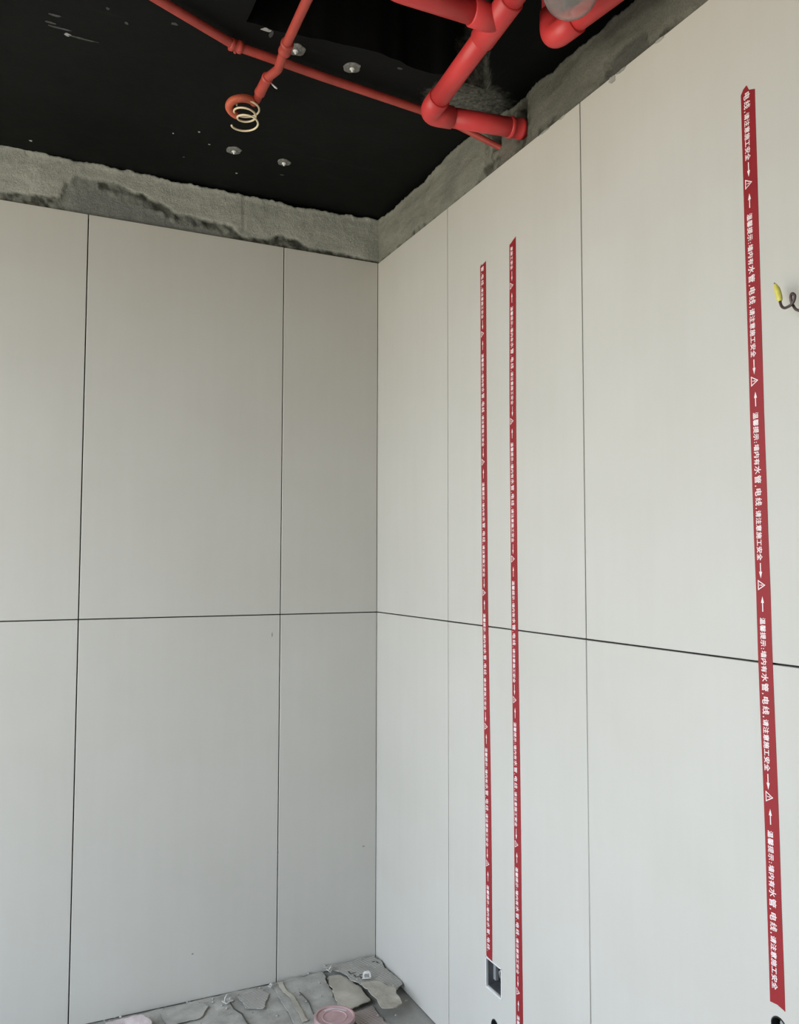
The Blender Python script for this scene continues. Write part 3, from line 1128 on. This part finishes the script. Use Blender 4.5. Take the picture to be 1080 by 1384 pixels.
# ------------------------------------------------------------------ rubbish on the floor
def sheet(name, outline, z0, th, amp, mat, seed, step=0.012, lift=None):
    bm = bmesh.new()
    vs_ = []
    for i, (x, y) in enumerate(outline):
        x2, y2 = outline[(i + 1) % len(outline)]
        L = math.hypot(x2 - x, y2 - y)
        n_ = max(1, int(L / 0.009))
        for k in range(n_):
            s = k / n_
            px, py = x + (x2 - x) * s, y + (y2 - y) * s
            j = 0.006 * wob((px, py, seed), 28, 5) if k else 0
            vs_.append(bm.verts.new((px + j, min(-.004, py + 0.006 * wob((py, px, seed), 28, 5) * (1 if k else 0)), 0)))
    bm.faces.new(vs_)
    xs = [p[0] for p in outline]
    ys = [p[1] for p in outline]
    k = min(xs) + step
    while k < max(xs):
        bmesh.ops.bisect_plane(bm, geom=bm.verts[:] + bm.edges[:] + bm.faces[:], plane_co=(k, 0, 0), plane_no=(1, 0, 0))
        k += step
    k = min(ys) + step
    while k < max(ys):
        bmesh.ops.bisect_plane(bm, geom=bm.verts[:] + bm.edges[:] + bm.faces[:], plane_co=(0, k, 0), plane_no=(0, 1, 0))
        k += step
    bmesh.ops.recalc_face_normals(bm, faces=bm.faces)
    r = bmesh.ops.extrude_face_region(bm, geom=bm.faces[:])
    topv = {v for v in r['geom'] if isinstance(v, bmesh.types.BMVert)}
    for v in bm.verts:
        h = amp * (0.9 + wob((v.co.x, v.co.y, seed), 14)) * 0.8
        if lift:
            h += lift(v.co.x, v.co.y)
        v.co.z = z0 + max(0, h) + (th if v in topv else 0)
    me = bm_mesh(name, bm)
    return link(name, me, mat)


o = sheet('cardboard_sheet', [(-.800, -.012), (-.513, -.006), (-.345, -.008), (-.366, -.276), (-.40, -.42), (-.86, -.40), (-.86, -.11)], .0012, .003, .002, 'kraft2', 1.0)
tag(o, 'large grey flattened cardboard sheet along the left wall, under the clip with string', 'cardboard', 'flattened packaging on the floor')
o = sheet('cardboard_sheet', [(-.357, -.014), (-.190, -.012), (-.222, -.258), (-.27, -.40), (-.385, -.40), (-.366, -.25)], .0062, .003, .0022, 'kraft2', 2.0)
tag(o, 'grey flattened cardboard sheet at the foot of the left wall beside the pink roll', 'cardboard', 'flattened packaging on the floor')
o = sheet('cardboard_sheet', [(-.188, -.060), (-.150, -.066), (-.124, -.160), (-.126, -.246), (-.190, -.264), (-.226, -.262), (-.204, -.11)], .0128, .003, .002, 'kraft', 3.0)
tag(o, 'tan cardboard piece between the woven sack and the pink roll', 'cardboard', 'flattened packaging on the floor')
o = sheet('woven_sack', [(-.190, -.012), (-.013, -.012), (-.006, -.216), (-.036, -.240), (-.109, -.205), (-.125, -.160), (-.150, -.062)], .0215, .002, .0035, 'woven', 4.0)
s1 = tag(o, 'flattened grey woven sack pushed into the corner with faint dark print', 'sack', 'flattened packaging on the floor')
o = sheet('sack_flap', [(-.128, -.178), (-.076, -.193), (-.047, -.252), (-.066, -.335), (-.100, -.352), (-.130, -.340), (-.124, -.262)], .030, .003, .006, 'kraft', 5.0)
tag(o, 'crumpled torn paper flap lying over the edge of the woven sack', 'paper', 'flattened packaging on the floor')
o = sheet('woven_sack', [(-.205, -.275), (-.125, -.255), (-.128, -.345), (-.10, -.42), (-.20, -.45)], .0012, .002, .003, 'wovenp', 6.0)
tag(o, 'pinkish woven sack scrap on the floor right of the pink roll', 'sack', 'flattened packaging on the floor')
o = sheet('woven_sack', [(-.850, -.055), (-.805, -.045), (-.757, -.055), (-.735, -.092), (-.740, -.18), (-.86, -.18)], .0085, .006, .008, 'pale', 8.0)
tag(o, 'crumpled pale pink plastic sack at the bottom left end of the floor', 'sack')

# faint dark print on the woven sack
for i, (x, y, a, b) in enumerate(((-.128, -.085, .003, .012), (-.118, -.092, .010, .003), (-.120, -.108, .003, .010), (-.112, -.118, .009, .0025), (-.106, -.128, .003, .010), (-.098, -.112, .010, .0025), (-.03, -.05, .008, .003), (-.022, -.06, .003, .008))):
    loop = [(x + a * math.cos(2 * math.pi * k / 12) * (1 + .3 * wob((k, i, 0), .9)), y + b * math.sin(2 * math.pi * k / 12)) for k in range(12)]
    zz = .0215 + .002 + max(0, .0035 * (0.9 + wob((x, y, 4.0), 14)) * 0.8)
    me = plate('print_mark', loop, [], .0006)
    remap(me, lambda c, zz=zz: Vector((c.x, c.y, c.z + zz)))
    link('print_mark', me, 'ink_dark', s1)


# tile levelling clips
def clip(label, x, y, z, rz, tilt, sc=1.0):
    t = thing('tile_clip', label, 'tile clip', (x, y, z), 'white tile clips on the floor')
    t.rotation_euler = (tilt, 0.12, rz)
    me = plate('base_plate', [(-.014, -.009), (.014, -.009), (.014, .009), (-.014, .009)], [[(-.009, -.005), (-.002, -.005), (-.002, .005), (-.009, .005)]], .002)
    ob = link('base_plate', me, 'spacer', t)
    ob.scale = (sc, sc, sc)
    me = plate('clip_arch', [(-.012, 0), (-.012, .013), (-.007, .019), (.007, .019), (.012, .013), (.012, 0)], [[(-.008, .003), (.008, .003), (.007, .012), (-.007, .012)]], .0022)
    remap(me, lambda c: Vector((c.x, c.z, c.y)))
    ob = link('clip_arch', me, 'spacer', t)
    ob.scale = (sc, sc, sc)
    return t


clip('white tile clip near the left wall with dark string lying beside it', -.507, -.062, .011, .5, .1, 1.1)
clip('white tile clip at the foot of the left wall, left end of the woven sack', -.180, -.046, .030, .9, .5, 0.9)
clip('white tile clip lying on the woven sack in the corner', -.096, -.150, .032, 2.6, .3, 1.05)
clip('small white tile clip by the vertical joint of the left wall', -.372, -.040, .014, 1.8, .6, .55)
sp = fillet([(-.503, -.075, .0125), (-.500, -.11, .010), (-.487, -.15, .012), (-.485, -.20, .010), (-.470, -.26, .0105), (-.50, -.32, .010)], .03, 6)
tag(tube('string', sp, .0021, 'string', None, 8), 'dark string lying across the grey cardboard below the white clip', 'string')
tag(tube('string', fillet([(-.300, -.11, .0155), (-.292, -.17, .0135), (-.302, -.24, .0135)], .03, 4), .0012, 'string', None, 6), 'thin dark cord on the grey cardboard beside the pink roll', 'string')

# pink roll
t = thing('plastic_tub', 'dusty pink round plastic tub with ribbed lid on the floor, cut by bottom edge', 'tub', (-.277, -.345, .0105))
prof = [(.048, .0), (.053, .001), (.054, .030), (.055, .032)]
lathe('body', prof, 'pink', t)
prof = [(.0555, .030), (.057, .031), (.057, .041), (.0555, .0425), (.051, .0425), (.050, .039), (.036, .0388), (.035, .0405), (.032, .0405), (.031, .0385), (.002, .0385)]
lathe('lid', prof, 'pink', t)
a0, a1 = math.radians(20), math.radians(110)
loop = [(.047 * math.cos(a0 + (a1 - a0) * i / 16), .047 * math.sin(a0 + (a1 - a0) * i / 16)) for i in range(17)] + [(.039 * math.cos(a1 - (a1 - a0) * i / 16), .039 * math.sin(a1 - (a1 - a0) * i / 16)) for i in range(17)]
me = plate('label_mark', loop, [], .0006)
remap(me, lambda c: Vector((c.x, c.y, c.z + .0389)))
link('label_mark', me, 'pale', t)


# mortar crumbs scattered over the rubbish and along the walls
bm = bmesh.new()
rng = random.Random(5)
spots = [(rng.uniform(-.85, -.01), rng.uniform(-.05, -.004)) for _ in range(60)] + [(rng.uniform(-.8, -.02), rng.uniform(-.40, -.01)) for _ in range(110)]
for x, y in spots:
    k = rng.choice((.0012, .0016, .002, .002, .003, .0042))
    z = .0015 if x > -.02 or y < -.40 else (.0075 if x < -.36 else .0125)
    if -.19 < x < -.01 and -.22 < y:
        z = .026
    if (x + .277) ** 2 + (y + .345) ** 2 < .062 ** 2:
        continue
    r_ = bmesh.ops.create_icosphere(bm, subdivisions=1, radius=k)
    for v in r_['verts']:
        v.co = Vector((v.co.x * rng.uniform(.7, 1.4), v.co.y * rng.uniform(.7, 1.4), v.co.z * rng.uniform(.5, 1.0))) + Vector((x, y, z))
o = link('mortar_crumbs', bm_mesh('mortar_crumbs', bm), 'kraft2')
o['kind'] = 'stuff'
tag(o, 'small grey mortar crumbs scattered over the packaging on the floor', 'rubble')

o = sheet('paper_scrap', [(-.700, -.035), (-.60, -.022), (-.565, -.065), (-.60, -.120), (-.690, -.130)], .0085, .0015, .003, 'kraft2', 11.0)
tag(o, 'torn tan paper scrap on the large cardboard sheet, left of the stringed clip', 'paper', 'flattened packaging on the floor')
o = sheet('paper_scrap', [(-.475, -.055), (-.400, -.030), (-.385, -.075), (-.425, -.150), (-.470, -.120)], .0085, .0015, .003, 'woven', 12.0)
tag(o, 'pale torn woven scrap between the stringed clip and the wall joint', 'paper', 'flattened packaging on the floor')
o = sheet('packing_strip', [(-.345, -.028), (-.333, -.026), (-.322, -.16), (-.330, -.27), (-.345, -.27), (-.335, -.16)], .0125, .0012, .0025, 'kraft', 13.0)
tag(o, 'narrow tan packing strip lying from the left wall towards the pink tub', 'packing strip')
